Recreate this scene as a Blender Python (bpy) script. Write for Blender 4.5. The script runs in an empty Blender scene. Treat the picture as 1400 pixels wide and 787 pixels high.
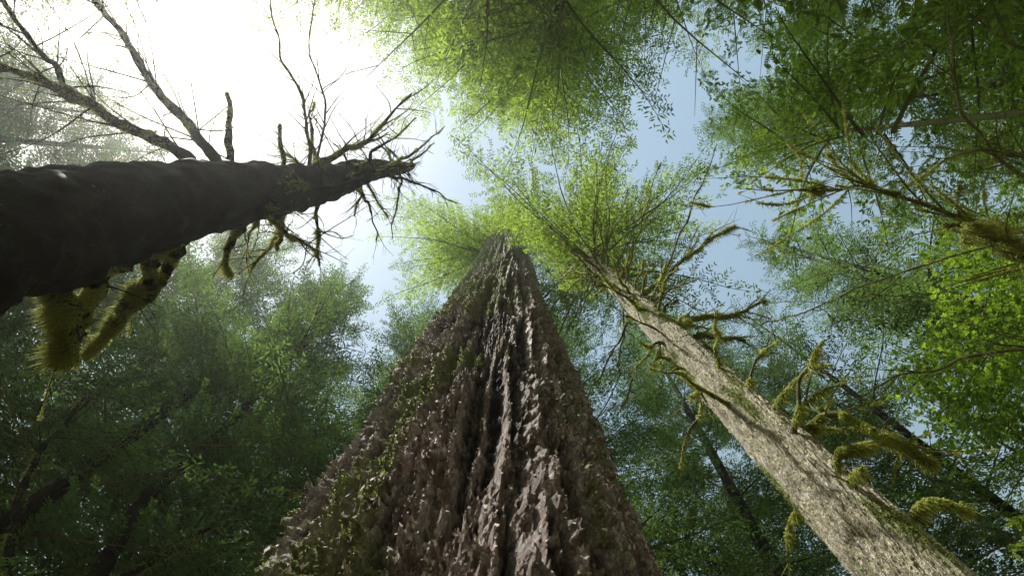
import bpy, math, numpy as np
from mathutils import Vector
rng = np.random.default_rng(7)
CZ = 1.3   # eye height of the camera above the ground

# ------------------------------------------------------------------ noise
def _hash(ix, iy, iz):
    h = (ix.astype(np.int64)*374761393 + iy.astype(np.int64)*668265263 + iz.astype(np.int64)*2147483647) & 0xFFFFFFFF
    h = ((h ^ (h >> 13)) * 1274126177) & 0xFFFFFFFF
    h = (h ^ (h >> 16)) & 0xFFFFFFFF
    return h / 4294967295.0
def vnoise(p):
    p = np.asarray(p, float); i = np.floor(p).astype(np.int64); f = p - i
    f = f*f*(3-2*f); r = 0
    for dx in (0,1):
        wx = f[:,0] if dx else 1-f[:,0]
        for dy in (0,1):
            wy = f[:,1] if dy else 1-f[:,1]
            for dz in (0,1):
                wz = f[:,2] if dz else 1-f[:,2]
                r = r + wx*wy*wz*_hash(i[:,0]+dx, i[:,1]+dy, i[:,2]+dz)
    return r*2-1
def fbm(p, o=4):
    a = 1; r = 0; p = np.array(p, float)
    for k in range(o):
        r = r + a*vnoise(p); p = p*2.03+7.1; a *= .5
    return r
def voro(u, v, nu, seed):
    iu = np.floor(u).astype(np.int64); iv = np.floor(v).astype(np.int64)
    F1 = np.full(u.shape, 9.); F2 = np.full(u.shape, 9.); R = np.zeros(u.shape); DU = np.zeros(u.shape); DV = np.zeros(u.shape)
    for a in (-1,0,1):
        for b in (-1,0,1):
            cu = iu+a; cv = iv+b; cm = np.mod(cu, nu)
            px = cu+_hash(cm, cv, np.full_like(cu, seed)); py = cv+_hash(cm, cv, np.full_like(cu, seed+5))
            d = np.hypot(u-px, v-py); rr = _hash(cm, cv, np.full_like(cu, seed+9))
            m = d < F1
            F2 = np.where(m, F1, np.minimum(F2, d))
            R = np.where(m, rr, R); DU = np.where(m, u-px, DU); DV = np.where(m, v-py, DV); F1 = np.where(m, d, F1)
    return F1, F2, R, DU, DV

# ------------------------------------------------------------------ mesh building
class MB:
    def __init__(s): s.v=[]; s.f4=[]; s.f3=[]; s.m4=[]; s.m3=[]; s.n=0
    def add(s, v, f4=None, f3=None, mat=0):
        v = np.asarray(v, np.float32).reshape(-1,3)
        if f4 is not None and len(f4): f4=np.asarray(f4); s.f4.append(f4+s.n); s.m4.append(np.full(len(f4), mat, np.int32))
        if f3 is not None and len(f3): f3=np.asarray(f3); s.f3.append(f3+s.n); s.m3.append(np.full(len(f3), mat, np.int32))
        s.v.append(v); s.n += len(v)
    def quads(s, q, mat=0):
        n=len(q); s.add(q.reshape(-1,3), f4=np.arange(n*4).reshape(n,4), mat=mat)
    def tris(s, q, mat=0):
        n=len(q); s.add(q.reshape(-1,3), f3=np.arange(n*3).reshape(n,3), mat=mat)
    def mesh(s, name, mats, smooth=True, off=None):
        v = np.concatenate(s.v)
        if off is not None: v = v-np.asarray(off, np.float32)
        f4 = np.concatenate(s.f4) if s.f4 else np.zeros((0,4),int); f3 = np.concatenate(s.f3) if s.f3 else np.zeros((0,3),int)
        mi = np.concatenate(s.m4+s.m3)
        me = bpy.data.meshes.new(name)
        me.vertices.add(len(v)); me.vertices.foreach_set('co', v.ravel())
        loops = np.concatenate([f4.ravel(), f3.ravel()]).astype(np.int32)
        me.loops.add(len(loops)); me.loops.foreach_set('vertex_index', loops)
        st = np.concatenate([np.arange(len(f4))*4, len(f4)*4+np.arange(len(f3))*3]).astype(np.int32)
        me.polygons.add(len(st)); me.polygons.foreach_set('loop_start', st)
        me.polygons.foreach_set('material_index', mi)
        me.polygons.foreach_set('use_smooth', np.full(len(st), smooth))
        for m in mats: me.materials.append(m)
        me.update(calc_edges=True)
        return me
def empty(name, loc, label, cat, group=None):
    o = bpy.data.objects.new(name, None); o.location = loc; o.empty_display_size=.5
    bpy.context.scene.collection.objects.link(o)
    o["label"]=label; o["category"]=cat
    if group: o["group"]=group
    return o
def part(name, me, parent, label=None):
    o = bpy.data.objects.new(name, me); bpy.context.scene.collection.objects.link(o)
    if parent: o.parent = parent
    if label: o["label"]=label
    return o

def norm(a): return a/np.maximum(np.linalg.norm(a, axis=-1, keepdims=True), 1e-9)
def smooth_path(pts, n, wob=0., seed=0):
    pts = np.asarray(pts, float); k=len(pts)
    P = np.vstack([2*pts[0]-pts[1], pts, 2*pts[-1]-pts[-2]])
    t = np.linspace(0, k-1, n); i = np.minimum(t.astype(int), k-2); f=(t-i)[:,None]
    a,b,c,d = P[i],P[i+1],P[i+2],P[i+3]
    r = .5*((2*b)+(-a+c)*f+(2*a-5*b+4*c-d)*f*f+(-a+3*b-3*c+d)*f**3)
    if wob:
        s = np.linspace(0, 1, n)[:,None]*min(n*.18,9)+seed*13.7
        w = np.hstack([vnoise(np.hstack([s,s*0,s*0+seed])) [:,None], vnoise(np.hstack([s,s*0+9,s*0+seed]))[:,None], vnoise(np.hstack([s,s*0+19,s*0+seed]))[:,None]])
        env = np.minimum(1, np.linspace(0, 6, n))[:,None]
        r = r+w*wob*env
    return r
def frames(P):
    T = norm(np.gradient(P, axis=0)); ref = np.array([0,0,1.]) if abs(T[:,2]).mean()<.8 else np.array([1.,0,0])
    N = norm(np.cross(T, ref)); B = np.cross(T, N); return T,N,B
def tube(mb, P, R, sides=8, mat=0, rough=0., seed=0, fr=3.):
    P=np.asarray(P,float); R=np.broadcast_to(R,(len(P),)).astype(float)
    T,N,B = frames(P); a=np.linspace(0,2*np.pi,sides,endpoint=False)
    dirs = N[:,None]*np.cos(a)[None,:,None]+B[:,None]*np.sin(a)[None,:,None]
    rr = R[:,None]*np.ones(sides)
    if rough:
        q = (P[:,None]+dirs*R[:,None,None]).reshape(-1,3)*fr+seed*3.1
        rr = rr*(1+rough*fbm(q,3).reshape(rr.shape))
    v = P[:,None]+dirs*rr[...,None]; n=len(P)
    i=np.arange(n-1)[:,None]*sides; j=np.arange(sides)[None]; k=(j+1)%sides
    f=np.stack([i+j, i+k, i+sides+k, i+sides+j],-1).reshape(-1,4)
    v=np.vstack([v.reshape(-1,3), P[-1:]+T[-1:]*R[-1]*.6])
    tip=len(v)-1; b=(n-1)*sides; f3=np.stack([b+np.arange(sides), b+(np.arange(sides)+1)%sides, np.full(sides,tip)],-1)
    mb.add(v, f, f3, mat)
def blades(mb, org, dirn, length, width, mat, droop=.0):
    n=len(org); side=norm(np.cross(dirn, rng.normal(size=(n,3))))
    L=np.broadcast_to(length,(n,))[:,None]; W=np.broadcast_to(width,(n,))[:,None]
    mid=org+dirn*L*.45; d2=norm(dirn+np.array([0,0,-1.])*droop); tip=mid+d2*L*.55
    mb.quads(np.stack([org-side*W*.35, org+side*W*.35, mid+side*W*.5, mid-side*W*.5],1), mat)
    mb.tris(np.stack([mid-side*W*.5, mid+side*W*.5, tip],1), mat)
def moss_on_path(mb, P, R, n, length, width, mat, down=.6, droop=1.6, clump=2.5, seed=0, thr=-.2, k=1.):
    T,N,B=frames(P); n0=n*2; t=rng.random(n0*2)*(len(P)-1.001); i=t.astype(int); f=(t-i)[:,None]
    a=rng.random(n0*2)*2*np.pi; c=P[i]*(1-f)+P[i+1]*f; clump=clump/k
    keep=vnoise(c*clump+seed*5.3)>thr; c=c[keep]; i=i[keep]; a=a[keep]
    c=c[:n0]; i=i[:n0]; a=a[:n0]; m=len(c)
    if m==0: return
    R=np.broadcast_to(R,(len(P),)); nd=N[i]*np.cos(a)[:,None]+B[i]*np.sin(a)[:,None]
    o=c+nd*R[i][:,None]*.9
    d=norm(nd*.8+rng.normal(size=(m,3))*.8+np.array([0,0,-down]))
    hang=np.clip(.55-nd[:,2]*.6,.3,1.3)
    lenf=hang*(.3+rng.random(m)**3*1.1)*(1+1.0*np.clip(vnoise(c*clump*3.2+3)*1.6,-0.75,1.))
    blades(mb,o,d,length*k*lenf,np.minimum(width,.009)*k*(.5+.7*rng.random(m)),mat,droop)

# ------------------------------------------------------------------ materials
def newmat(name):
    m=bpy.data.materials.new(name); m.use_nodes=True; nt=m.node_tree; nt.nodes.clear(); return m,nt
def N(nt,t,**k):
    n=nt.nodes.new(t)
    for a,b in k.items():
        if a in n.bl_rna.properties: setattr(n,a,b)
        else: n.inputs[a].default_value=b
    return n
def ramp(nt, src, stops):
    r=nt.nodes.new('ShaderNodeValToRGB'); e=r.color_ramp.elements
    while len(e)<len(stops): e.new(.5)
    for x,(p,c) in zip(e,stops): x.position=p; x.color=(*c,1)
    nt.links.new(src, r.inputs[0]); return r.outputs[0]
def mixc(nt, f, a, b):
    m=nt.nodes.new('ShaderNodeMix'); m.data_type='RGBA'
    for s,i in ((f,0),(a,6),(b,7)):
        if hasattr(s,'links'): nt.links.new(s,m.inputs[i])
        elif i==0: m.inputs[0].default_value=s
        else: m.inputs[i].default_value=(*s,1)
    return m.outputs[2]
def leafmat(name, dark, light, trans, tfac=.45, scale=.35, gloss=.05):
    m,nt=newmat(name); L=nt.links
    g=N(nt,'ShaderNodeNewGeometry'); no=N(nt,'ShaderNodeTexNoise',Scale=scale,Detail=3.); L.new(g.outputs['Position'],no.inputs['Vector'])
    ma=N(nt,'ShaderNodeMath',operation='MULTIPLY_ADD'); L.new(g.outputs['Random Per Island'],ma.inputs[0]); ma.inputs[1].default_value=.5
    L.new(no.outputs['Fac'],ma.inputs[2])
    c=ramp(nt,ma.outputs[0],[(.52,dark),(.98,light)])
    c2=ramp(nt,ma.outputs[0],[(.52,tuple(x*.35 for x in trans)),(.98,trans)])
    d=N(nt,'ShaderNodeBsdfDiffuse'); t=N(nt,'ShaderNodeBsdfTranslucent'); L.new(c,d.inputs[0]); L.new(c2,t.inputs[0])
    mx=N(nt,'ShaderNodeMixShader'); mx.inputs[0].default_value=tfac; L.new(d.outputs[0],mx.inputs[1]); L.new(t.outputs[0],mx.inputs[2])
    out=mx.outputs[0]
    if gloss:
        gl=N(nt,'ShaderNodeBsdfGlossy',Roughness=.35); gl.inputs[0].default_value=(.9,.95,.9,1)
        m2=N(nt,'ShaderNodeMixShader'); m2.inputs[0].default_value=gloss; L.new(out,m2.inputs[1]); L.new(gl.outputs[0],m2.inputs[2]); out=m2.outputs[0]
    o=N(nt,'ShaderNodeOutputMaterial'); L.new(out,o.inputs[0]); return m
def barkmat(name, cols, moss, mossamt, zs=.25, scale=9., bump=.6, dist=.03, attr=False, mfr=40., spec=.35):
    m,nt=newmat(name); L=nt.links
    tc=N(nt,'ShaderNodeTexCoord'); mp=N(nt,'ShaderNodeMapping'); mp.inputs['Scale'].default_value=(1,1,zs); L.new(tc.outputs['Object'],mp.inputs[0])
    n1=N(nt,'ShaderNodeTexNoise',Scale=scale,Detail=8.,Roughness=.72); L.new(mp.outputs[0],n1.inputs['Vector'])
    vo=N(nt,'ShaderNodeTexVoronoi',Scale=scale*1.6); vo.feature='DISTANCE_TO_EDGE'
    wa=N(nt,'ShaderNodeVectorMath',operation='MULTIPLY_ADD'); L.new(n1.outputs['Color'],wa.inputs[0]); wa.inputs[1].default_value=(.3,.3,.3); L.new(mp.outputs[0],wa.inputs[2])
    L.new(wa.outputs[0],vo.inputs['Vector'])
    vc=N(nt,'ShaderNodeTexVoronoi',Scale=scale*1.6); L.new(wa.outputs[0],vc.inputs['Vector'])
    col=ramp(nt,n1.outputs['Fac'],[(.38,cols[0]),(.5,cols[1]),(.6,cols[2])])
    hs=N(nt,'ShaderNodeSeparateColor'); L.new(vc.outputs['Color'],hs.inputs[0])
    cf=N(nt,'ShaderNodeMath',operation='MULTIPLY'); L.new(hs.outputs[0],cf.inputs[0]); cf.inputs[1].default_value=.5
    col=mixc(nt, cf.outputs[0], col, cols[3])
    n2=N(nt,'ShaderNodeTexNoise',Scale=1.3,Detail=7.,Roughness=.7); L.new(tc.outputs['Object'],n2.inputs['Vector'])
    if attr:
        at=N(nt,'ShaderNodeAttribute'); at.attribute_name='moss'
        sm=N(nt,'ShaderNodeMath',operation='MULTIPLY_ADD'); L.new(n2.outputs['Fac'],sm.inputs[0]); sm.inputs[1].default_value=.8; L.new(at.outputs['Fac'],sm.inputs[2])
        mf=ramp(nt,sm.outputs[0],[(.62,(0,0,0)),(.80,(.85,.85,.85))])
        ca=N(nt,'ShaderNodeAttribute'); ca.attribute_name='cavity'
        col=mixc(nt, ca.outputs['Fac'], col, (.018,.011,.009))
    else:
        mf=ramp(nt,n2.outputs['Fac'],[(.62-mossamt*.4,(0,0,0)),(.75-mossamt*.4,(1,1,1))])
    n3=N(nt,'ShaderNodeTexNoise',Scale=mfr,Detail=3.); L.new(tc.outputs['Object'],n3.inputs['Vector'])
    mc=ramp(nt,n3.outputs['Fac'],[(.3,tuple(x*.5 for x in moss)),(.7,moss)])
    col=mixc(nt,mf,col,mc)
    ed=ramp(nt,vo.outputs['Distance'],[(0,(0,0,0)),(.12,(1,1,1))])
    h=N(nt,'ShaderNodeMath',operation='MULTIPLY_ADD'); L.new(ed,h.inputs[0]); h.inputs[1].default_value=.35; L.new(n1.outputs['Fac'],h.inputs[2])
    h2=N(nt,'ShaderNodeMath',operation='MULTIPLY_ADD'); L.new(n3.outputs['Fac'],h2.inputs[0]); h2.inputs[1].default_value=.35; L.new(h.outputs[0],h2.inputs[2])
    b=N(nt,'ShaderNodeBump',Strength=bump,Distance=dist); L.new(h2.outputs[0],b.inputs['Height'])
    p=N(nt,'ShaderNodeBsdfPrincipled',Roughness=.6); L.new(col,p.inputs['Base Color']); L.new(b.outputs[0],p.inputs['Normal'])
    p.inputs['Specular IOR Level'].default_value=spec
    o=N(nt,'ShaderNodeOutputMaterial'); L.new(p.outputs[0],o.inputs[0]); return m

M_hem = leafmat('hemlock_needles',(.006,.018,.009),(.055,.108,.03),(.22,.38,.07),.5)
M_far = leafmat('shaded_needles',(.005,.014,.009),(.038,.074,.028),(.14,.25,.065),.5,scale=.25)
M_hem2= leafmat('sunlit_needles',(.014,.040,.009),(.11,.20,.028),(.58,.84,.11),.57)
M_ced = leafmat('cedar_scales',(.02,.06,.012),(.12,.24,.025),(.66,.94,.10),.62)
M_map = leafmat('maple_leaf',(.03,.08,.012),(.10,.20,.03),(.60,.92,.08),.62,scale=1.)
M_moss= leafmat('hanging_moss',(.26,.30,.06),(.60,.67,.19),(.90,.95,.32),.5,scale=2.,gloss=.0)
M_moss2= leafmat('cushion_moss',(.17,.22,.05),(.38,.47,.11),(.44,.55,.13),.35,scale=2.,gloss=.0)
M_big = barkmat('spruce_bark',[(.13,.09,.078),(.56,.45,.40),(.95,.90,.86),(.68,.52,.48)],(.34,.43,.10),.3,zs=.32,scale=10.,bump=1.,dist=.09,attr=True,spec=.4)
M_right= barkmat('pale_hemlock_bark',[(.33,.30,.18),(.82,.77,.56),(.95,.92,.78),(.70,.66,.44)],(.46,.54,.17),.45,zs=.4,scale=13.,bump=1.,dist=.035,attr=True)
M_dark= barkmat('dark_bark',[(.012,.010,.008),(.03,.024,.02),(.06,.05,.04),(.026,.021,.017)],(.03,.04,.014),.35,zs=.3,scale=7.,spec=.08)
M_twig= barkmat('twig_bark',[(.06,.05,.035),(.12,.10,.07),(.2,.175,.125),(.1,.09,.055)],(.28,.32,.09),.6,zs=1.,scale=12.,bump=.3)

# ------------------------------------------------------------------ foliage sprays (local: +x outwards, z up)
def quadleaf(base, d, nrm, L, W):
    s=norm(np.cross(d,nrm)); L=L[:,None]; W=W[:,None]
    return np.stack([base, base+d*L*.45+s*W*.5, base+d*L, base+d*L*.45-s*W*.5],1)
def make_spray(Ln, g, leaf=(.16,.042), side_sp=.2, tw_sp=.06, wid=.38, drop=.12, droop=.2, fine=False):
    quads=[]; wood=[]
    n=max(5,int(Ln/side_sp)); s=np.linspace(.12,1,n)*Ln
    wob=g.random()*6
    def main(x): return np.stack([x, .05*Ln*np.sin(x*2.2/Ln*2+wob)*(x/Ln), -droop*x*x/Ln*.6+.03*np.sin(x*3+wob)],-1)
    mp=main(np.linspace(0,Ln,10)); wood.append((mp, np.linspace(.012+.006*Ln,.004,10)))
    for sx in s:
        for sd in (-1,1):
            if g.random()<.15: continue
            prof=wid*Ln*min(1,(1-sx/Ln)*1.3+.06)*min(1,.35+1.6*sx/Ln)
            l=prof*(.5+.7*g.random())
            if l<.12: l=.12
            ang=math.radians(48+18*g.random())*sd
            b=main(np.array([sx]))[0]; d=np.array([math.cos(ang),math.sin(ang),.05*g.normal()])
            m=max(2,int(l/tw_sp)); t=np.linspace(.08,1,m)*l
            cv=lambda t: b+d*t[:,None]+np.stack([t*t*.1/ max(l,.3), t*0, -droop*1.1*t*t/max(l,.4)],-1)
            if l>.3: wood.append((cv(np.linspace(0,l,4)), np.array([.007,.006,.004,.002])))
            pts=cv(t)
            for s2 in (-1,1):
                k=g.random(m)>drop; q=pts[k]; mm=len(q)
                if mm==0: continue
                a2=ang+s2*np.radians(38+25*g.random(mm))
                dd=norm(np.stack([np.cos(a2),np.sin(a2),-.12+.14*g.normal(size=mm)],-1))
                nr=norm(np.stack([.3*g.normal(size=mm),.3*g.normal(size=mm),np.ones(mm)],-1))
                LL=leaf[0]*(.6+.7*g.random(mm))*np.clip(1.25-.6*t[k]/l,.5,1.2); WW=leaf[1]*(.7+.6*g.random(mm))
                if not fine: quads.append(quadleaf(q,dd,nr,LL,WW))
                else:
                    for j in range(5):
                        o=q+dd*(LL*(.1+.17*j))[:,None]
                        for s3 in (-1,1):
                            a3=a2+s3*.75; d3=norm(np.stack([np.cos(a3),np.sin(a3),dd[:,2]],-1))
                            quads.append(quadleaf(o,d3,nr,LL*(.42-.05*j),WW*.5))
                    quads.append(quadleaf(q,dd,nr,LL,WW*.45))
    wm=MB()
    for P,R in wood: tube(wm,P,R,3)
    return dict(L=Ln, q=np.concatenate(quads).astype(np.float32), wv=np.concatenate(wm.v), w4=np.concatenate(wm.f4), w3=np.concatenate(wm.f3))
def place_spray(mb, sp, org, az, pitch, scale=1., roll=0., lm=0, wm=1):
    ca,sa=math.cos(az),math.sin(az); cp,spn=math.cos(pitch),math.sin(pitch)
    X=np.array([ca*cp,sa*cp,spn]); Y0=np.array([-sa,ca,0]); Z0=np.cross(X,Y0)
    Y=Y0*math.cos(roll)+Z0*math.sin(roll); Z=np.cross(X,Y)
    Rm=np.stack([X,Y,Z]).astype(np.float32)*scale; o=np.asarray(org,np.float32)
    mb.quads((sp['q'].reshape(-1,3)@Rm+o).reshape(-1,4,3), lm)
    mb.add(sp['wv']@Rm+o, sp['w4'], sp['w3'], wm)
LENS=[1.0,1.8,2.8,4.0,5.4]
def tset(off,n=3,**k): return {l:[make_spray(l,np.random.default_rng(int(l*10)+j+off),**k) for j in range(n)] for l in LENS}
T_hem=tset(0)
T_lace=tset(50,leaf=(.16,.042),side_sp=.25,tw_sp=.062,drop=.15,droop=.12,wid=.32)
T_far=tset(90,leaf=(.26,.065),side_sp=.30,tw_sp=.12,drop=.12,droop=.3,wid=.42)
def pick(T, L, g):
    l=min(LENS,key=lambda a:abs(a-L)); return T[l][g.integers(len(T[l]))], L/l

def crown(H, start, Rmax, nb, g, T, axis=lambda z:(0,0), topr=.4, pitch0=-.25, pitch1=.5, dead=18, dead0=.12):
    mb=MB()
    for k in range(nb):
        f=(k+g.random())/nb; f=f**.9; z=start+(H-start)*f
        R=Rmax*(1-f)**.7*min(1,.55+f*1.6)+topr; L=R*(.45+.7*g.random())
        az=g.random()*2*np.pi
        x,y=axis(z); sp,s=pick(T,L,g)
        place_spray(mb,sp,(x,y,z),az,pitch0+(pitch1-pitch0)*f+.12*g.normal(),s,roll=.25*g.normal())
    for k in range(dead):
        z=H*dead0+(start*1.15-H*dead0)*g.random(); az=g.random()*2*np.pi; L=.6+3.2*g.random(); x,y=axis(z)
        d=np.array([math.cos(az),math.sin(az),-.1+.3*g.random()])
        P=smooth_path([np.array([x,y,z]),np.array([x,y,z])+d*L*.5,np.array([x,y,z])+d*L+np.array([0,0,-.3*L*g.random()])],9,.1,seed=k)
        tube(mb,P,np.linspace(.035,.006,9),4,mat=1)
        for j in range(5):
            i=g.integers(2,8); az2=az+g.choice([-1,1])*(.5+.5*g.random()); e=P[i]+np.array([math.cos(az2),math.sin(az2),.1*g.normal()])*L*(.2+.25*g.random())
            tube(mb,np.linspace(P[i],e,4),np.linspace(.012,.003,4),3,mat=1)
    return mb
def straight_trunk(H, r0, g, sides=12):
    mb=MB(); z=np.concatenate([np.array([-.3,.15,.5,1.]),np.linspace(2,H,26)])
    r=r0*(1-.93*(np.clip(z,0,H)/H)**1.1); r[:4]*=np.array([1.8,1.45,1.2,1.08])
    w=.15
    P=np.stack([w*np.sin(z*.12+g.random()*6),w*np.cos(z*.1+g.random()*6),z],-1)
    tube(mb,P,r,sides,rough=.1,fr=1.2,seed=g.integers(50)); return mb

# ------------------------------------------------------------------ background forest
near=[];far=[]
for k,(H,st,R,nb,r0) in enumerate([(36,6,5.6,135,.27),(32,4,5.0,125,.24),(38,8,5.4,135,.30),(27,3,4.2,108,.19)]):
    g=np.random.default_rng(100+k)
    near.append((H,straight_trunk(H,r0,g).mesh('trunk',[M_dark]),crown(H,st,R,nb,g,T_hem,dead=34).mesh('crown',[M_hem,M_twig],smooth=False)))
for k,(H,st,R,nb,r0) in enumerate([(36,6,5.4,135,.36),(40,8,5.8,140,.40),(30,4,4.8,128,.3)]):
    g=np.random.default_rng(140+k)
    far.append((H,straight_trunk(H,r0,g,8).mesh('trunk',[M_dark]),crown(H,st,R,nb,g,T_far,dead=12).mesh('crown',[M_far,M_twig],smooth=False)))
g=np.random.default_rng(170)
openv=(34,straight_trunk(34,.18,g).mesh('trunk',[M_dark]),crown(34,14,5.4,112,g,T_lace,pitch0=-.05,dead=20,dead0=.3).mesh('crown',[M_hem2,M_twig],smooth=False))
lab=["tall dark hemlock tree with drooping needle boughs","dense dark green hemlock tree rising from the forest floor","tall conifer with bare lower trunk and shaggy crown","slender young hemlock tree with thin drooping branches"]
sd=Vector((-.59,-.235,1.06)).normalized(); hh=math.hypot(sd.x,sd.y); SL=sd.z/hh
S=np.array([sd.x/hh,sd.y/hh]); pos=[]
g=np.random.default_rng(21)
PROT=[(-.36,4,4.5),(2.5,2.45,4.5)]
def try_add(p, kind=None, sp=2.4):
    mh=99
    for qx,qy,qz in PROT:
        r=p-np.array([qx,qy]); al=r@S; la=r[0]*S[1]-r[1]*S[0]
        if al>0 and (-4.2 if kind else -5.2)<la<4.4: mh=min(mh, qz+SL*(al-1.5))
    al=p@S; la=p[0]*S[1]-p[1]*S[0]
    if al>0 and abs(la)<4.6 and not kind: mh=min(mh, 1.3+al*1.6)     # clearing towards the sun
    if mh<12: return
    if np.hypot(p[0]+.4,p[1]-4)<4.3 or np.hypot(p[0]-2.5,p[1]-2.5)<3.8 or np.hypot(p[0]+2.2,p[1]-.4)<3.8 or np.hypot(*p)<3.8: return
    if any(np.hypot(*(p-q[0]))<sp for q in pos): return
    pos.append((p,mh,kind))
for p in [(-1.2,-5.0),(1.5,-4.4),(4.4,-6.2),(-4.0,-6.5),(6.8,-9.0),(1.2,-7.6),(-1.6,-8.2)]: try_add(np.array(p),'open')
for p in [(-4.2,-10),(3.6,-10.5),(9.6,-9),(11,-5.4),(-4.4,8.6),(-8.2,8.6),(-8.7,6.0),(-13.2,4.0),(-1.2,12),(2.4,9.6),(6.4,10.8),(8.8,6.4),(11.2,3.2),(-11.4,6.5),(-10,2.5),(-14,.5),(-17,-1.5),(-16,-6.0),(-20,-4),(-12,-9),(-8,-12),(14,-2),(-5.6,12.4)]:
    try_add(np.array(p))
for R,n in [(13,10),(18,15),(24,18),(31,20)]:
    for k in range(n):
        a=2*np.pi*(k+.7*g.random())/n+R; r=R*(1+.10*g.normal())
        p=np.array([r*math.cos(a),r*math.sin(a)+1.])
        if p[1]<-13 or (R>30 and p[1]<4): continue
        try_add(p)
for p,mh,kind in pos:
    if kind=='open': H,tm,cm=openv; vi=3
    elif np.hypot(*p)<16.5: vi=int(g.integers(4)); H,tm,cm=near[vi]
    else: vi=int(g.integers(3)); H,tm,cm=far[vi]
    s=.9+.25*g.random()
    if H*s>mh: s=mh/H
    t=empty('hemlock_tree',(p[0],p[1],0),lab[vi],'tree',"hemlock trees of the surrounding forest")
    t.rotation_euler=(.02*g.normal(),.02*g.normal(),g.random()*6.28); t.scale=(s,s,s)
    part('trunk',tm,t); part('crown',cm,t)

# ------------------------------------------------------------------ plated bark trunks
def bark_trunk(axis, R_fn, nt_, zz, amp, nc1, hz1, nc2, hz2, grooves=(), lob=(.03,.06), seed=0, ridge=1.):
    nz=len(zz); TH,ZZ=np.meshgrid(np.linspace(0,2*np.pi,nt_,endpoint=False),zz); th=TH.ravel(); z=ZZ.ravel()
    Rz=R_fn(z); cx,cy=np.cos(th),np.sin(th)
    so=seed*11.3
    lobes=lob[0]*np.sin(5*th+.6+.05*z+so)+lob[1]*fbm(np.stack([cx*1.6+so,cy*1.6,z*.09],-1),2)
    fade=np.interp(z,[0,10,26,34],[1,.8,.4,0])
    brk=.6+.6*np.clip(vnoise(np.stack([cx*3+so,cy*3,z*.6],-1))+.3,0,1)
    for c,w,dp in grooves:
        d=np.angle(np.exp(1j*(th-c-.10*np.sin(z*.35)-.06*np.sin(z*.9+1)))); lobes=lobes-dp*np.exp(-(d/w)**2)*fade*brk
    r=Rz*(1+lobes)
    zs=amp['zs']
    wx=fbm(np.stack([cx*4+so,cy*4,z*.9*zs],-1),3); wy=fbm(np.stack([cx*4+9+so,cy*4,z*.9*zs],-1),3); wf=fbm(np.stack([cx*16+so,cy*16,z*5*zs],-1),3)
    rid=1-2.2*np.abs(fbm(np.stack([cx*8+so,cy*8,z*.28*zs],-1)+wf[:,None]*.10,4))**.75
    rid2=1-2.*np.abs(fbm(np.stack([cx*24+4+so,cy*24,z*1.3*zs],-1)+wf[:,None]*.18,3))**.75
    def plates(nc,hz,sd_,wa):
        u=th/(2*np.pi)*nc+wx*.6+wf*wa; v=z/hz+wy*.6+wf*wa; return voro(u,v,nc,sd_)
    F1,F2,Rr,DU,DV=plates(nc1,hz1,3+seed,.35); G1,G2,Gr,EU,EV=plates(nc2,hz2,11+seed,.4)
    crack=np.exp(-(F2-F1)/.08); crack2=np.exp(-(G2-G1)/.12)
    A=amp['a'](z)
    disp=A*(-.10*ridge*(1-rid).clip(0,1.6)+.05+.034*rid2+.042*(Rr-.5)+.055*DV*Rr-.035*crack+.024*(Gr-.5)+.055*EV*Gr-.015*crack2+.020*fbm(np.stack([cx*44+so,cy*44,z*14*zs],-1),3)+.015*wx)
    r=r+disp
    ax,ay=axis(z)
    V=np.stack([ax+r*cx,ay+r*cy,z],-1)
    i=np.arange(nz-1)[:,None]*nt_; j=np.arange(nt_)[None]; k2=(j+1)%nt_
    f=np.stack([i+j,i+k2,i+nt_+k2,i+nt_+j],-1).reshape(-1,4)
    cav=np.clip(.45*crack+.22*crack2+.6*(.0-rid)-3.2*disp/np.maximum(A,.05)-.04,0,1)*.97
    return V,f,th,z,cx,cy,disp,cav,Gr
def set_attr(me,**k):
    for nm,arr in k.items():
        a=me.attributes.new(nm,'FLOAT','POINT'); a.data.foreach_set('value',arr.astype(np.float32))

bx,by=-.36,3.98
spruce=empty('spruce_tree',(bx,by,0),"huge old spruce with flaking purplish bark and moss, rising overhead","tree")
R_big=lambda z: np.interp(z,[-.5,0,1,2.5,5,10,18,28,33,38,46],[3.0,2.6,2.2,1.92,1.75,1.5,1.25,1.0,.74,.46,.08])
zz=[-.4]
while zz[-1]<46: zz.append(zz[-1]+np.interp(zz[-1],[0,3.5,4,12,30,46],[.12,.06,.016,.027,.08,.3]))
V,f,th,z,cx,cy,disp,cav,Gr=bark_trunk(lambda z:(0*z,0*z),R_big,820,np.array(zz),dict(zs=1.,a=lambda z:np.interp(z,[0,5,25,40],[1.2,1.2,.9,.3])),56,.8,190,.2,
    [(-1.60,.14,.13),(-2.2,.08,.07),(-1.1,.12,.12),(-2.75,.1,.07),(-.6,.1,.08)])
mb=MB(); mb.add(V,f); me=mb.mesh('trunk',[M_big],smooth=False)
mossv=.40*fbm(np.stack([cx*2.6+3,cy*2.6,z*.45],-1),5)+.17+.24*np.clip(-np.cos(th-.3),-1,1)+.7*disp
mossv=mossv+np.interp(z,[0,12,20,30],[0,.03,.14,.15])
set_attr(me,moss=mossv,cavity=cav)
part('trunk',me,spruce)
cand=np.where((mossv>.28)&(np.sin(th)<.5)&(z>2.5)&(z<34))[0]
sel=rng.choice(cand,min(len(cand),120000),replace=False)
nrm=np.stack([np.cos(th[sel]),np.sin(th[sel]),0*sel],-1)
mb=MB(); d=norm(nrm+rng.normal(size=(len(sel),3))*.8+np.array([0,0,-.3]))
blades(mb,V[sel]-nrm*.006+rng.normal(size=(len(sel),3))*.008,d,.012+.030*rng.random(len(sel))**2,.008+.007*rng.random(len(sel)),0,.6)
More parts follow.
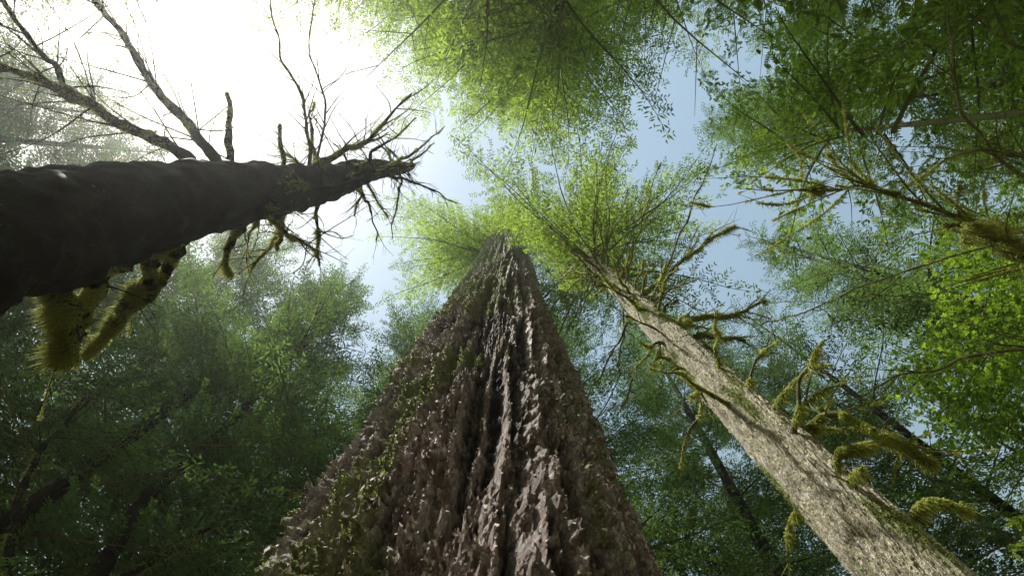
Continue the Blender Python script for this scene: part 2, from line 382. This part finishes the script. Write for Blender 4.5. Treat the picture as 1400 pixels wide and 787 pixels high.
part('moss',mb.mesh('moss',[M_moss2],smooth=False),spruce)
cand=np.where((np.sin(th)<.4)&(z>3)&(z<26)&(disp>.0))[0]; sel=rng.choice(cand,9000,replace=False)
nrm=norm(np.stack([np.cos(th[sel]),np.sin(th[sel]),-.1+.15*rng.normal(size=len(sel))],-1)); tan=np.stack([-np.sin(th[sel]),np.cos(th[sel]),0*sel],-1)
s=(.006+.012*rng.random(len(sel))**1.5)[:,None]; up=norm(np.cross(nrm,tan)+nrm*rng.normal(size=(len(sel),1))*.5+tan*rng.normal(size=(len(sel),1))*.4); tan=norm(tan+.5*nrm*rng.normal(size=(len(sel),1)))
c=V[sel]+nrm*(.004+.006*rng.random((len(sel),1))); ra=lambda:(.5+1.1*rng.random((len(sel),1)))
mb=MB(); mb.quads(np.stack([c-up*s*1.8*ra(),c+tan*s*ra(),c+up*s*1.9*ra(),c-tan*s*ra()],1),0)
M_flake=barkmat('bark_flake',[(.36,.28,.26),(.7,.59,.56),(.88,.81,.78),(.72,.58,.56)],(.15,.17,.035),.0,zs=1,scale=9,bump=.4)
part('bark_flakes',mb.mesh('bark_flakes',[M_flake],smooth=False),spruce)
g=np.random.default_rng(5)
mb=crown(46,29.,4.6,130,g,T_lace,pitch0=-.05,pitch1=.6,dead=0)
for k in range(20):   # longer boughs reaching out on the sunny side
    z0=26.5+7*g.random(); az=2.5+1.2*g.random(); L=3.8+2.4*g.random(); sp,s_=pick(T_lace,L,g)
    place_spray(mb,sp,(-.6,0,z0),az,-.05+.15*g.normal(),s_,roll=.3*g.normal())
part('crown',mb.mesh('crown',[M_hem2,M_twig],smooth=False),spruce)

# ------------------------------------------------------------------ limbs
def mossy_limb(parent, base, pts, r0, r1, mossn, mlen, mw=.012, wob=.05, seed=0, twigs=0, name='mossy_limb', mat=None, n=None, down=.6, rough=.3, thr=-.2, sides=10, twl=.6, K=1.):
    pts=[np.array([p[0]*K,p[1]*K,p[2]*K+CZ]) for p in pts]; r0*=K; r1*=K; wob*=K; twl*=K
    L=sum(np.linalg.norm(pts[i+1]-pts[i]) for i in range(len(pts)-1)); n=n or max(14,int(L/.05/K)); n=min(n,140)
    P=smooth_path(pts,n,wob,seed); R=np.linspace(r0,r1,n); mb=MB()
    tube(mb,P,R,sides,0,rough=rough,fr=8./K,seed=seed)
    if mossn: moss_on_path(mb,P,R,mossn,mlen,mw,1,down=down,seed=seed,thr=thr,k=K)
    gg=np.random.default_rng(seed+300)
    for k in range(twigs):
        i=int(n*(.15+.8*gg.random())); i=min(i,n-2); T=norm(P[i+1]-P[i]); d=norm(T*.9+gg.normal(size=3)*.6); l=twl*(.4+gg.random())
        e=smooth_path([P[i],P[i]+d*l*.5+gg.normal(size=3)*.04*l,P[i]+d*l+gg.normal(size=3)*.1*l],8,.015*K,seed+k)
        tube(mb,e,np.linspace(min(.014*K,R[i]*.6),.003*K,8),4,0)
        for j in range(2):
            q=gg.integers(2,7); d2=norm(d+gg.normal(size=3)*.6); tube(mb,np.linspace(e[q],e[q]+d2*l*.4,4),np.linspace(.005*K,.002*K,4),3,0)
        if mossn: moss_on_path(mb,e,np.full(8,.008*K),max(10,mossn//30),mlen*.5,mw,1,down=down,seed=k,thr=-.1,k=K)
    return part(name, mb.mesh(name,[mat or M_twig,M_moss],smooth=False,off=base), parent)

# ------------------------------------------------------------------ pale-barked tree beside it
KP=.8
B0=np.array([3.155,3.07])*KP; B1=np.array([2.80,3.20])*KP
ptree=empty('hemlock_tree',(B0[0],B0[1],0),"slim pale-barked hemlock with mossy stubs and open lacy crown","tree")
base=np.array([B0[0],B0[1],0])
def paxis(z):
    t=(z-CZ)/(19.4*KP); return B0[0]+(B1[0]-B0[0])*t, B0[1]+(B1[1]-B0[1])*t
zz=[-.3]
while zz[-1]<25: zz.append(zz[-1]+np.interp(zz[-1],[0,3,3.5,10,18,25],[.1,.05,.011,.02,.06,.3]))
V,f,th,z,cx,cy,disp,cav,Gr=bark_trunk(lambda z:(paxis(z)[0]-base[0],paxis(z)[1]-base[1]),lambda z:np.interp(z,[-.3,0,1,3.5,8,17,25],[.5,.42,.32,.265,.23,.18,.03]),260,np.array(zz),
    dict(zs=2.2,a=lambda z:np.interp(z,[0,5,16,25],[.22,.22,.18,.1])),20,.28,56,.075,lob=(.015,.05),seed=4,ridge=.3)
mb=MB(); mb.add(V,f); me=mb.mesh('trunk',[M_right],smooth=False)
mossv=.42*fbm(np.stack([cx*1.2+3,cy*1.2,z*.9],-1),5)+.14
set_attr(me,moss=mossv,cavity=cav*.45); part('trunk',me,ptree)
cand=np.where(mossv>.34)[0]; sel=rng.choice(cand,min(len(cand),32000),replace=False)
nrm=np.stack([cx[sel],cy[sel],0*sel],-1); d=norm(nrm+rng.normal(size=(len(sel),3))*.8+np.array([0,0,-.3]))
mb=MB(); blades(mb,V[sel]-nrm*.004,d,.01+.035*rng.random(len(sel))**2,.005+.004*rng.random(len(sel)),0,1.)
part('moss',mb.mesh('moss',[M_moss2],smooth=False),ptree)
g=np.random.default_rng(9)
mb=MB()
for k in range(110):
    f_=(k+g.random())/110; zc=16.0+9*f_; L=(6.8*(1-f_)**.7*(.4+.6*g.random())+.4)*min(1,.6+f_*2); az=g.random()*2*np.pi
    if 2.45<az<3.75 and zc<21: L=min(L,1.5)
    x,y=paxis(zc); sp,s=pick(T_lace,L,g); place_spray(mb,sp,(x,y,zc),az,.2+.35*f_+.12*g.normal(),s,roll=.3*g.normal())
part('crown',mb.mesh('crown',[M_hem2,M_twig],smooth=False,off=base),ptree)
ml=lambda *a,**k: mossy_limb(ptree,base,*a,K=KP,**k)
ml([(3.2,3.0,5.7),(3.45,2.8,6.0),(3.7,2.7,5.9),(3.85,2.75,5.55)],.05,.03,8500,.09,seed=1,thr=-.6,twigs=3,down=.9)
ml([(3.3,3.0,5.5),(3.7,2.85,5.5),(4.05,2.85,5.55),(4.3,2.95,5.3)],.05,.03,9500,.09,seed=2,thr=-.6,twigs=6,down=.9)
ml([(3.3,3.0,4.3),(3.6,2.85,4.4),(3.8,2.85,4.3)],.04,.02,2500,.07,seed=3,thr=-.6)
ml([(3.0,3.1,13.4),(3.7,2.6,13.6),(4.4,2.0,13.6),(5.4,1.4,13.8)],.07,.02,6000,.15,seed=4,twigs=14,twl=1.,thr=-.4)
ml([(3.0,3.1,10.5),(3.7,2.9,10.8),(4.3,2.8,10.8),(4.8,2.5,10.6)],.06,.02,6500,.13,seed=5,twigs=9,thr=-.5,down=.9)
ml([(3.0,3.1,10.0),(3.6,3.0,10.0),(4.2,3.1,9.8)],.05,.02,3500,.12,seed=6,twigs=6,thr=-.5,down=.9)
ml([(2.95,3.2,15),(2.4,3.0,15.6),(1.7,2.9,15.9)],.04,.012,1200,.12,seed=7,twigs=6)
g=np.random.default_rng(14)
def prel(zc): x,y=paxis(zc*KP+CZ); return x/KP,y/KP
for k in range(56):
    zc=4.2+14*(k+g.random())/56; x,y=prel(zc); az=g.random()*6.28; l=(.2+.8*g.random()**1.7)*(1+zc*.05)
    d=np.array([math.cos(az),math.sin(az),.35*g.normal()])
    o=np.array([x,y,zc])+d*.2
    ml([o,o+d*l*.5+np.array([0,0,.05]),o+d*l+np.array([0,0,-.25*l])],.025+.012*g.random(),.008,int(700+1100*g.random()),.085,seed=40+k,twigs=3,thr=-.4,twl=.35,down=.8)
for k in range(14):
    zc=10+9*(k+g.random())/14; x,y=prel(zc); az=g.random()*6.28; l=1.8+3.0*g.random()
    if 2.5<az<3.6: az+=1.8
    d=np.array([math.cos(az),math.sin(az),.35+.2*g.normal()]); o=np.array([x,y,zc])
    ml([o,o+d*l*.5+np.array([0,0,-.1]),o+d*l],.032,.005,1500,.09,seed=140+k,twigs=7,thr=-.1,twl=.8,wob=.06)

# ------------------------------------------------------------------ dark mossy snag against the sun
KS=.5
L0=np.array([-4.5,.78])*KS; L1=np.array([-4.35,-.08])*KS
snag=empty('hemlock_snag',(L0[0],L0[1],0),"dark backlit broken-topped tree hung with shaggy moss","tree")
lb=np.array([L0[0],L0[1],0])
zr=np.linspace(-3.2,25.0,420); P=np.array([[*(L0+(L1-L0)*(a/25)),a*KS+CZ] for a in zr])
P[:,1]+=.03*np.sin(zr*.6); Rl=np.interp(zr,[-3.2,-2.6,0,6,11,14.5,19,25.0],[.95,.85,.66,.55,.47,.40,.30,.17])*KS
mb=MB(); tube(mb,P,Rl,72,rough=.14,fr=7,seed=3); moss_on_path(mb,P[60:],Rl[60:],26000,.05,.008,1,down=.4,seed=8,thr=-.4,k=KS)
for k in range(7):
    a=k*.9; o=P[-1]+np.array([math.cos(a),math.sin(a),0])*.05; tube(mb,[o-np.array([0,0,.15]),o,o+np.array([.02*math.cos(a),.02*math.sin(a),.12+.22*rng.random()])],[.035,.03,.006],5)
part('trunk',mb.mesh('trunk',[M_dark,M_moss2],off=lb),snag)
ls=lambda *a,**k: mossy_limb(snag,lb,*a,mat=M_dark,K=KS,**k)
ls([(-4.45,.35,8.6),(-5.1,-.3,8.7),(-5.98,-.72,8.8),(-6.5,-1.07,8.7),(-7.6,-1.46,8.9),(-8.8,-1.9,9.3)],.10,.035,3000,.09,seed=1,twigs=30,wob=.08,twl=1.5)
ls([(-6.35,-1.0,8.7),(-6.8,-1.5,8.9),(-7.7,-2.46,9.3),(-8.4,-3.2,9.9)],.05,.02,1000,.08,seed=2,twigs=28,wob=.1,twl=1.5)
ls([(-4.4,.2,9.0),(-5.2,-.7,9.3),(-6.1,-1.8,9.7),(-6.9,-2.8,10.2)],.09,.04,1500,.08,seed=3,twigs=28,wob=.08,twl=1.5)
ls([(-4.45,-.1,9.2),(-4.5,-.6,9.35),(-4.57,-1.13,9.6)],.07,.03,900,.07,seed=4,twigs=3)
ls([(-4.4,.0,11.2),(-4.45,-.4,11.2),(-4.47,-.79,11.3)],.05,.03,450,.08,seed=5,twigs=2)
ls([(-4.35,.0,12.5),(-4.4,-1.2,12.7),(-4.8,-2.3,12.6),(-4.9,-3.5,12.5)],.04,.01,700,.06,seed=6,twigs=20,wob=.07,twl=.9)
ls([(-4.35,.0,12.9),(-4.1,-1.2,13.2),(-4.5,-2.6,13.3),(-4.1,-4.0,13.5)],.03,.008,300,.06,seed=16,twigs=18,wob=.08,twl=.9)
ls([(-4.4,.1,12.6),(-3.9,-.3,13.2),(-3.36,-.63,13.5),(-2.4,-1.7,14)],.09,.02,2800,.12,seed=7,twigs=24,wob=.06,twl=1.1)
for s_,a_,(r0_,r1_),m_,l_ in [
 (8,[(-4.5,.85,7.6),(-4.8,1.3,7.5),(-5.3,2.2,7.2)],(.13,.07),15000,.10),
 (18,[(-4.5,.85,7.9),(-4.85,1.5,7.6),(-5.6,2.4,7.2)],(.10,.05),13000,.10),
 (9,[(-4.5,.9,6.5),(-4.7,1.3,6.3),(-4.95,1.9,6.2)],(.13,.07),14000,.11),
 (10,[(-4.5,1.0,5.6),(-4.5,1.35,5.6),(-4.55,1.9,5.5)],(.13,.07),12000,.11),
 (11,[(-4.4,.7,9.3),(-4.45,1.1,9.1),(-4.55,1.7,8.9)],(.08,.035),7000,.10),
 (12,[(-4.35,.5,10.6),(-4.4,1.0,10.8),(-4.4,1.6,10.8)],(.06,.025),5000,.10)]:
    ls(a_,r0_,r1_,m_,l_,seed=s_,wob=.08,thr=-.9,rough=.6,n=40,sides=14,down=.6,twigs=6,twl=.5)
ls([(-4.35,.3,12.9),(-4.35,1.2,12.8),(-4.3,2.2,12.5)],.05,.02,4600,.14,seed=13,twigs=12,thr=-.5,twl=.8)
ls([(-4.35,.3,11.7),(-4.7,1.2,11.5),(-5.2,2.0,11.2)],.05,.02,4000,.14,seed=14,twigs=10,thr=-.5,twl=.8)
ls([(-4.3,.1,16.5),(-4.0,.8,16.8),(-3.7,1.5,17)],.04,.015,1200,.12,seed=15,twigs=9)
g=np.random.default_rng(31)
for k in range(30):
    zc=8.5+16.*(k+g.random())/30; az=g.random()*6.28; l=(.4+2.6*g.random()**1.5); c=(L0+(L1-L0)*(zc/25))/KS; d=np.array([math.cos(az),math.sin(az),.2+.45*g.normal()])
    o=np.array([c[0],c[1],zc]); ls([o,o+d*l*.5,o+d*l+np.array([0,0,-.25*l])],.06,.012,int(700+800*g.random()),.11,seed=60+k,twigs=7,twl=.8,wob=.1)

# ------------------------------------------------------------------ vine maple leaning in with a mossy bough
maple=empty('maple_tree',(9.0,1.7,0),"leaning small maple with moss-draped arching boughs and bright leaves","tree")
mbb=np.array([9.0,1.7,0])
mm=lambda *a,**k: mossy_limb(maple,mbb,*a,**k)
mm([(9.0,1.7,-1.5),(8.9,1.6,1),(8.4,1.5,3.5),(7.5,1.3,5.3)],.17,.11,2500,.12,seed=1,name='trunk',rough=.15)
mm([(7.5,1.3,5.3),(6.4,1.05,5.9),(5.44,.85,6.0),(4.35,.42,6.2),(3.65,.23,6.4),(2.67,.18,6.6)],.045,.005,16000,.13,seed=2,twigs=36,twl=1.1,thr=-.15,wob=.08)
mm([(7.5,1.3,5.3),(6.6,.5,6.3),(5.96,-.1,6.8),(5.2,-.12,6.9),(4.6,.25,6.7)],.03,.008,900,.08,seed=3,twigs=14)
mm([(7.5,1.3,5.2),(6.2,1.3,5.7),(5.2,.85,5.9),(4.6,.6,6.1)],.04,.012,26000,.26,seed=4,twigs=14,thr=-.7)
mm([(6.4,.6,6.2),(5.6,-.2,6.9),(5.3,-1.2,7.3),(5.5,-2.4,7.9)],.025,.01,300,.06,seed=5,twigs=16,twl=.9)
mm([(7.4,1.3,5.4),(6.8,2.0,6.3),(6.0,2.5,7.2),(5.2,3.2,7.8)],.035,.01,700,.10,seed=6,twigs=20,twl=1.)
mm([(7.5,1.2,5.4),(7.4,-.2,6.8),(6.9,-1.6,8.2),(6.0,-2.6,9.2)],.035,.01,500,.08,seed=8,twigs=20,twl=1.)
mm([(5.2,.8,6.0),(4.6,1.3,6.8),(4.0,1.9,7.6),(3.7,2.4,8.4)],.015,.005,300,.08,seed=7,twigs=12,twl=.8)
mb=MB(); g=np.random.default_rng(3)
def maple_leaves(mb,c,rad,n,size,g):
    o=c+norm(g.normal(size=(n,3)))*(g.random((n,1))**.4)*rad*np.array([1,1,.55])
    nr=norm(np.stack([.4*g.normal(size=n),.4*g.normal(size=n),np.ones(n)],-1)); a=g.random(n)*6.28
    d0=norm(np.cross(nr,np.stack([np.cos(a),np.sin(a),a*0],-1))); s0=np.cross(nr,d0); L=size*(.6+.7*g.random(n))
    for an,k in ((0,1),(.75,.85),(-.75,.85),(1.5,.55),(-1.5,.55)):
        d=d0*math.cos(an)+s0*math.sin(an); mb.quads(quadleaf(o+nr*.001*an,d,nr,L*k,L*.42),0)
for c,rad,n in [((7.4,2.2,9.3),1.4,900),((7.6,3.2,9.8),1.3,800),((7.9,1.2,9.2),1.2,700),((7.6,4.0,9.8),1.1,500),((8.4,.3,9.6),1.2,600),((7.0,1.4,9.9),.8,260),((7.0,3.4,10.3),.8,260),((7.6,-1.0,9.2),1.1,420),((7.2,-2.0,9.8),1.1,420),((6.4,-2.6,10.3),.9,260)]:
    maple_leaves(mb,np.array(c),rad,n,.08,g)
part('crown',mb.mesh('crown',[M_map],smooth=False,off=mbb),maple)

# ------------------------------------------------------------------ cedars with lacy fronds
T_ced=[make_spray(l,np.random.default_rng(int(l*7)+k),leaf=(.17,.046),side_sp=.2,tw_sp=.11,wid=.36,drop=.15,droop=.45,fine=True) for k,l in enumerate([1.6,2.2,2.8,2.2])]
def cedar(x,y,H,start,R,nb,seed,label):
    g=np.random.default_rng(seed); c=empty('cedar_tree',(x,y,0),label,'tree')
    mb=MB()
    for k in range(nb):
        f=(k+g.random())/nb; z=start+(H-start)*f; L=R*(1-f)**.6*(.6+.5*g.random())+.3
        sp=T_ced[g.integers(4)]; place_spray(mb,sp,(0,0,z),g.random()*6.28,.25+.3*f+.15*g.normal(),L/sp['L'],roll=.3*g.normal())
    part('crown',mb.mesh('crown',[M_ced,M_twig],smooth=False),c)
    part('trunk',straight_trunk(H,.10,g,14).mesh('trunk',[M_twig]),c)
cedar(7.9,-2.4,17,7.0,4.2,40,1,"young cedar with bright flat lacy fronds")
cedar(6.0,-4.8,19,8.5,4.0,40,2,"young cedar with bright flat lacy fronds beside its twin")
cedar(7.0,-.6,20,12,3.2,30,8,"slim cedar with loose sunlit fronds")
cedar(10.5,.2,16,7,3.6,34,6,"bushy young cedar hung with bright green fronds")
cedar(9.4,5.0,14,7,3.0,30,4,"small shaded cedar with drooping fronds")

# ------------------------------------------------------------------ slanting dark tree with curved mossy boughs
st=empty('hemlock_tree',(-6.5,6.2,0),"dark forked tree with curved mossy boughs","tree"); sb=np.array([-6.5,6.2,0])
ms=lambda *a,**k: mossy_limb(st,sb,*a,mat=M_dark,**k)
ms([(-6.5,6.2,-1.5),(-6.5,6.25,3),(-6.5,6.2,7.7),(-6.8,6.0,12),(-6.9,5.8,16.6),(-6.6,5.6,21)],.2,.05,3500,.07,seed=1,name='trunk',rough=.12,sides=24,wob=.2)
ms([(-6.5,6.2,6.2),(-7.6,5.6,7.6),(-8.2,5.0,9.0),(-8.4,4.4,10.5)],.09,.03,1500,.10,seed=2,twigs=14,twl=1.)
ms([(-6.5,6.2,6.8),(-5.6,6.3,8.6),(-4.8,6.1,9.6),(-4.1,6.3,10.2)],.07,.02,1500,.12,seed=3,twigs=16,twl=1.)
ms([(-6.6,6.1,9.5),(-7.4,6.8,11),(-8.9,7.2,12.5)],.07,.02,1000,.10,seed=4,twigs=14,twl=1.)
ms([(-6.7,6.0,13),(-6.0,5.0,15),(-5.7,3.9,16.5)],.05,.015,600,.10,seed=5,twigs=14,twl=1.)
ms([(-8.0,4.9,4.0),(-7.0,4.6,5.6),(-6.3,4.9,6.1),(-5.9,5.6,6.1)],.06,.03,3600,.10,seed=8,twigs=8,twl=.7)
g=np.random.default_rng(77); mb=MB()
for k in range(60):
    f=(k+g.random())/60; zc=14+11*f; L=3.0*(1-f)**.6*(.6+.5*g.random())+.4; sp,s=pick(T_hem,L,g)
    place_spray(mb,sp,(-.2,-.4,zc),g.random()*6.28,.1+.3*f,s,roll=.3*g.normal())
part('crown',mb.mesh('crown',[M_hem,M_twig],smooth=False),st)

# ------------------------------------------------------------------ ground
n=161; xs=np.sign(np.linspace(-1,1,n))*np.abs(np.linspace(-1,1,n))**2.2*600
gx,gy=np.meshgrid(xs,xs); p=np.stack([gx.ravel(),gy.ravel(),gx.ravel()*0],-1)
p[:,2]=.22*fbm(np.stack([p[:,0]*.35,p[:,1]*.35,p[:,0]*0],-1),3)*np.clip(np.hypot(p[:,0],p[:,1])/4,.15,1)-.05
i=np.arange(n-1)[:,None]*n; j=np.arange(n-1)[None]; f=np.stack([i+j,i+j+1,i+n+j+1,i+n+j],-1).reshape(-1,4)
m,nt=newmat('forest_floor'); no=N(nt,'ShaderNodeTexNoise',Scale=1.2,Detail=10.,Roughness=.7); tc=N(nt,'ShaderNodeTexCoord'); nt.links.new(tc.outputs['Object'],no.inputs['Vector'])
c=ramp(nt,no.outputs['Fac'],[(.3,(.06,.04,.025)),(.5,(.12,.09,.055)),(.65,(.07,.11,.03))]); b=N(nt,'ShaderNodeBump',Strength=1.,Distance=.1); nt.links.new(no.outputs['Fac'],b.inputs['Height'])
pr=N(nt,'ShaderNodeBsdfPrincipled',Roughness=.95); nt.links.new(c,pr.inputs['Base Color']); nt.links.new(b.outputs[0],pr.inputs['Normal']); o=N(nt,'ShaderNodeOutputMaterial'); nt.links.new(pr.outputs[0],o.inputs[0])
mb=MB(); mb.add(p,f); go=part('ground',mb.mesh('ground',[m]),None); go["kind"]="structure"; go["label"]="mossy brown forest floor under the trees"; go["category"]="ground"

# ------------------------------------------------------------------ haze volume added for sun glow and lifted shadows
m,nt=newmat('glow_haze_mat'); vs=N(nt,'ShaderNodeVolumeScatter',Density=.0016,Anisotropy=.84); vs.inputs['Color'].default_value=(.95,.98,1,1)
o=N(nt,'ShaderNodeOutputMaterial'); nt.links.new(vs.outputs[0],o.inputs['Volume'])
a,h0,h1=46,-1.,44.
v=np.array([[x,y,zv] for zv in (h0,h1) for x,y in ((-a,-a),(a,-a),(a,a),(-a,a))]); mb=MB()
mb.add(v,[[3,2,1,0],[4,5,6,7],[0,1,5,4],[1,2,6,5],[2,3,7,6],[3,0,4,7]])
mo=part('glow_haze',mb.mesh('glow_haze',[m],smooth=False),None); mo["kind"]="structure"; mo["label"]="added haze volume that spreads sun glow and lifts the shadows"; mo["category"]="glow_haze"

# ------------------------------------------------------------------ light
elev=math.asin(sd.z)
wd=bpy.data.worlds.new("World"); bpy.context.scene.world=wd; wd.use_nodes=True; nt=wd.node_tree
bg=nt.nodes['Background']; sky=nt.nodes.new('ShaderNodeTexSky'); sky.sky_type='NISHITA'; sky.sun_disc=False
sky.sun_elevation=elev; sky.sun_rotation=math.atan2(sd.x,sd.y); sky.dust_density=1.3; sky.air_density=3.2; sky.ozone_density=.5
nt.links.new(sky.outputs[0],bg.inputs[0]); bg.inputs[1].default_value=.15
sl=bpy.data.lights.new('sun','SUN'); sl.energy=5; sl.angle=math.radians(.5); sl.color=(1,.95,.86)
so=bpy.data.objects.new('sun',sl); bpy.context.scene.collection.objects.link(so); so.rotation_euler=(-sd).to_track_quat('-Z','Y').to_euler()
so.location=(0,0,60)

cam=bpy.data.cameras.new('camera'); co=bpy.data.objects.new('camera',cam); bpy.context.scene.collection.objects.link(co)
co.location=(0,0,CZ); co.rotation_euler=(math.radians(168),0,0); cam.lens=20; cam.sensor_width=36; cam.clip_start=.05; cam.clip_end=3000
bpy.context.scene.camera=co
sc=bpy.context.scene; sc.view_settings.view_transform='Standard'; sc.view_settings.look='None'; sc.view_settings.exposure=0
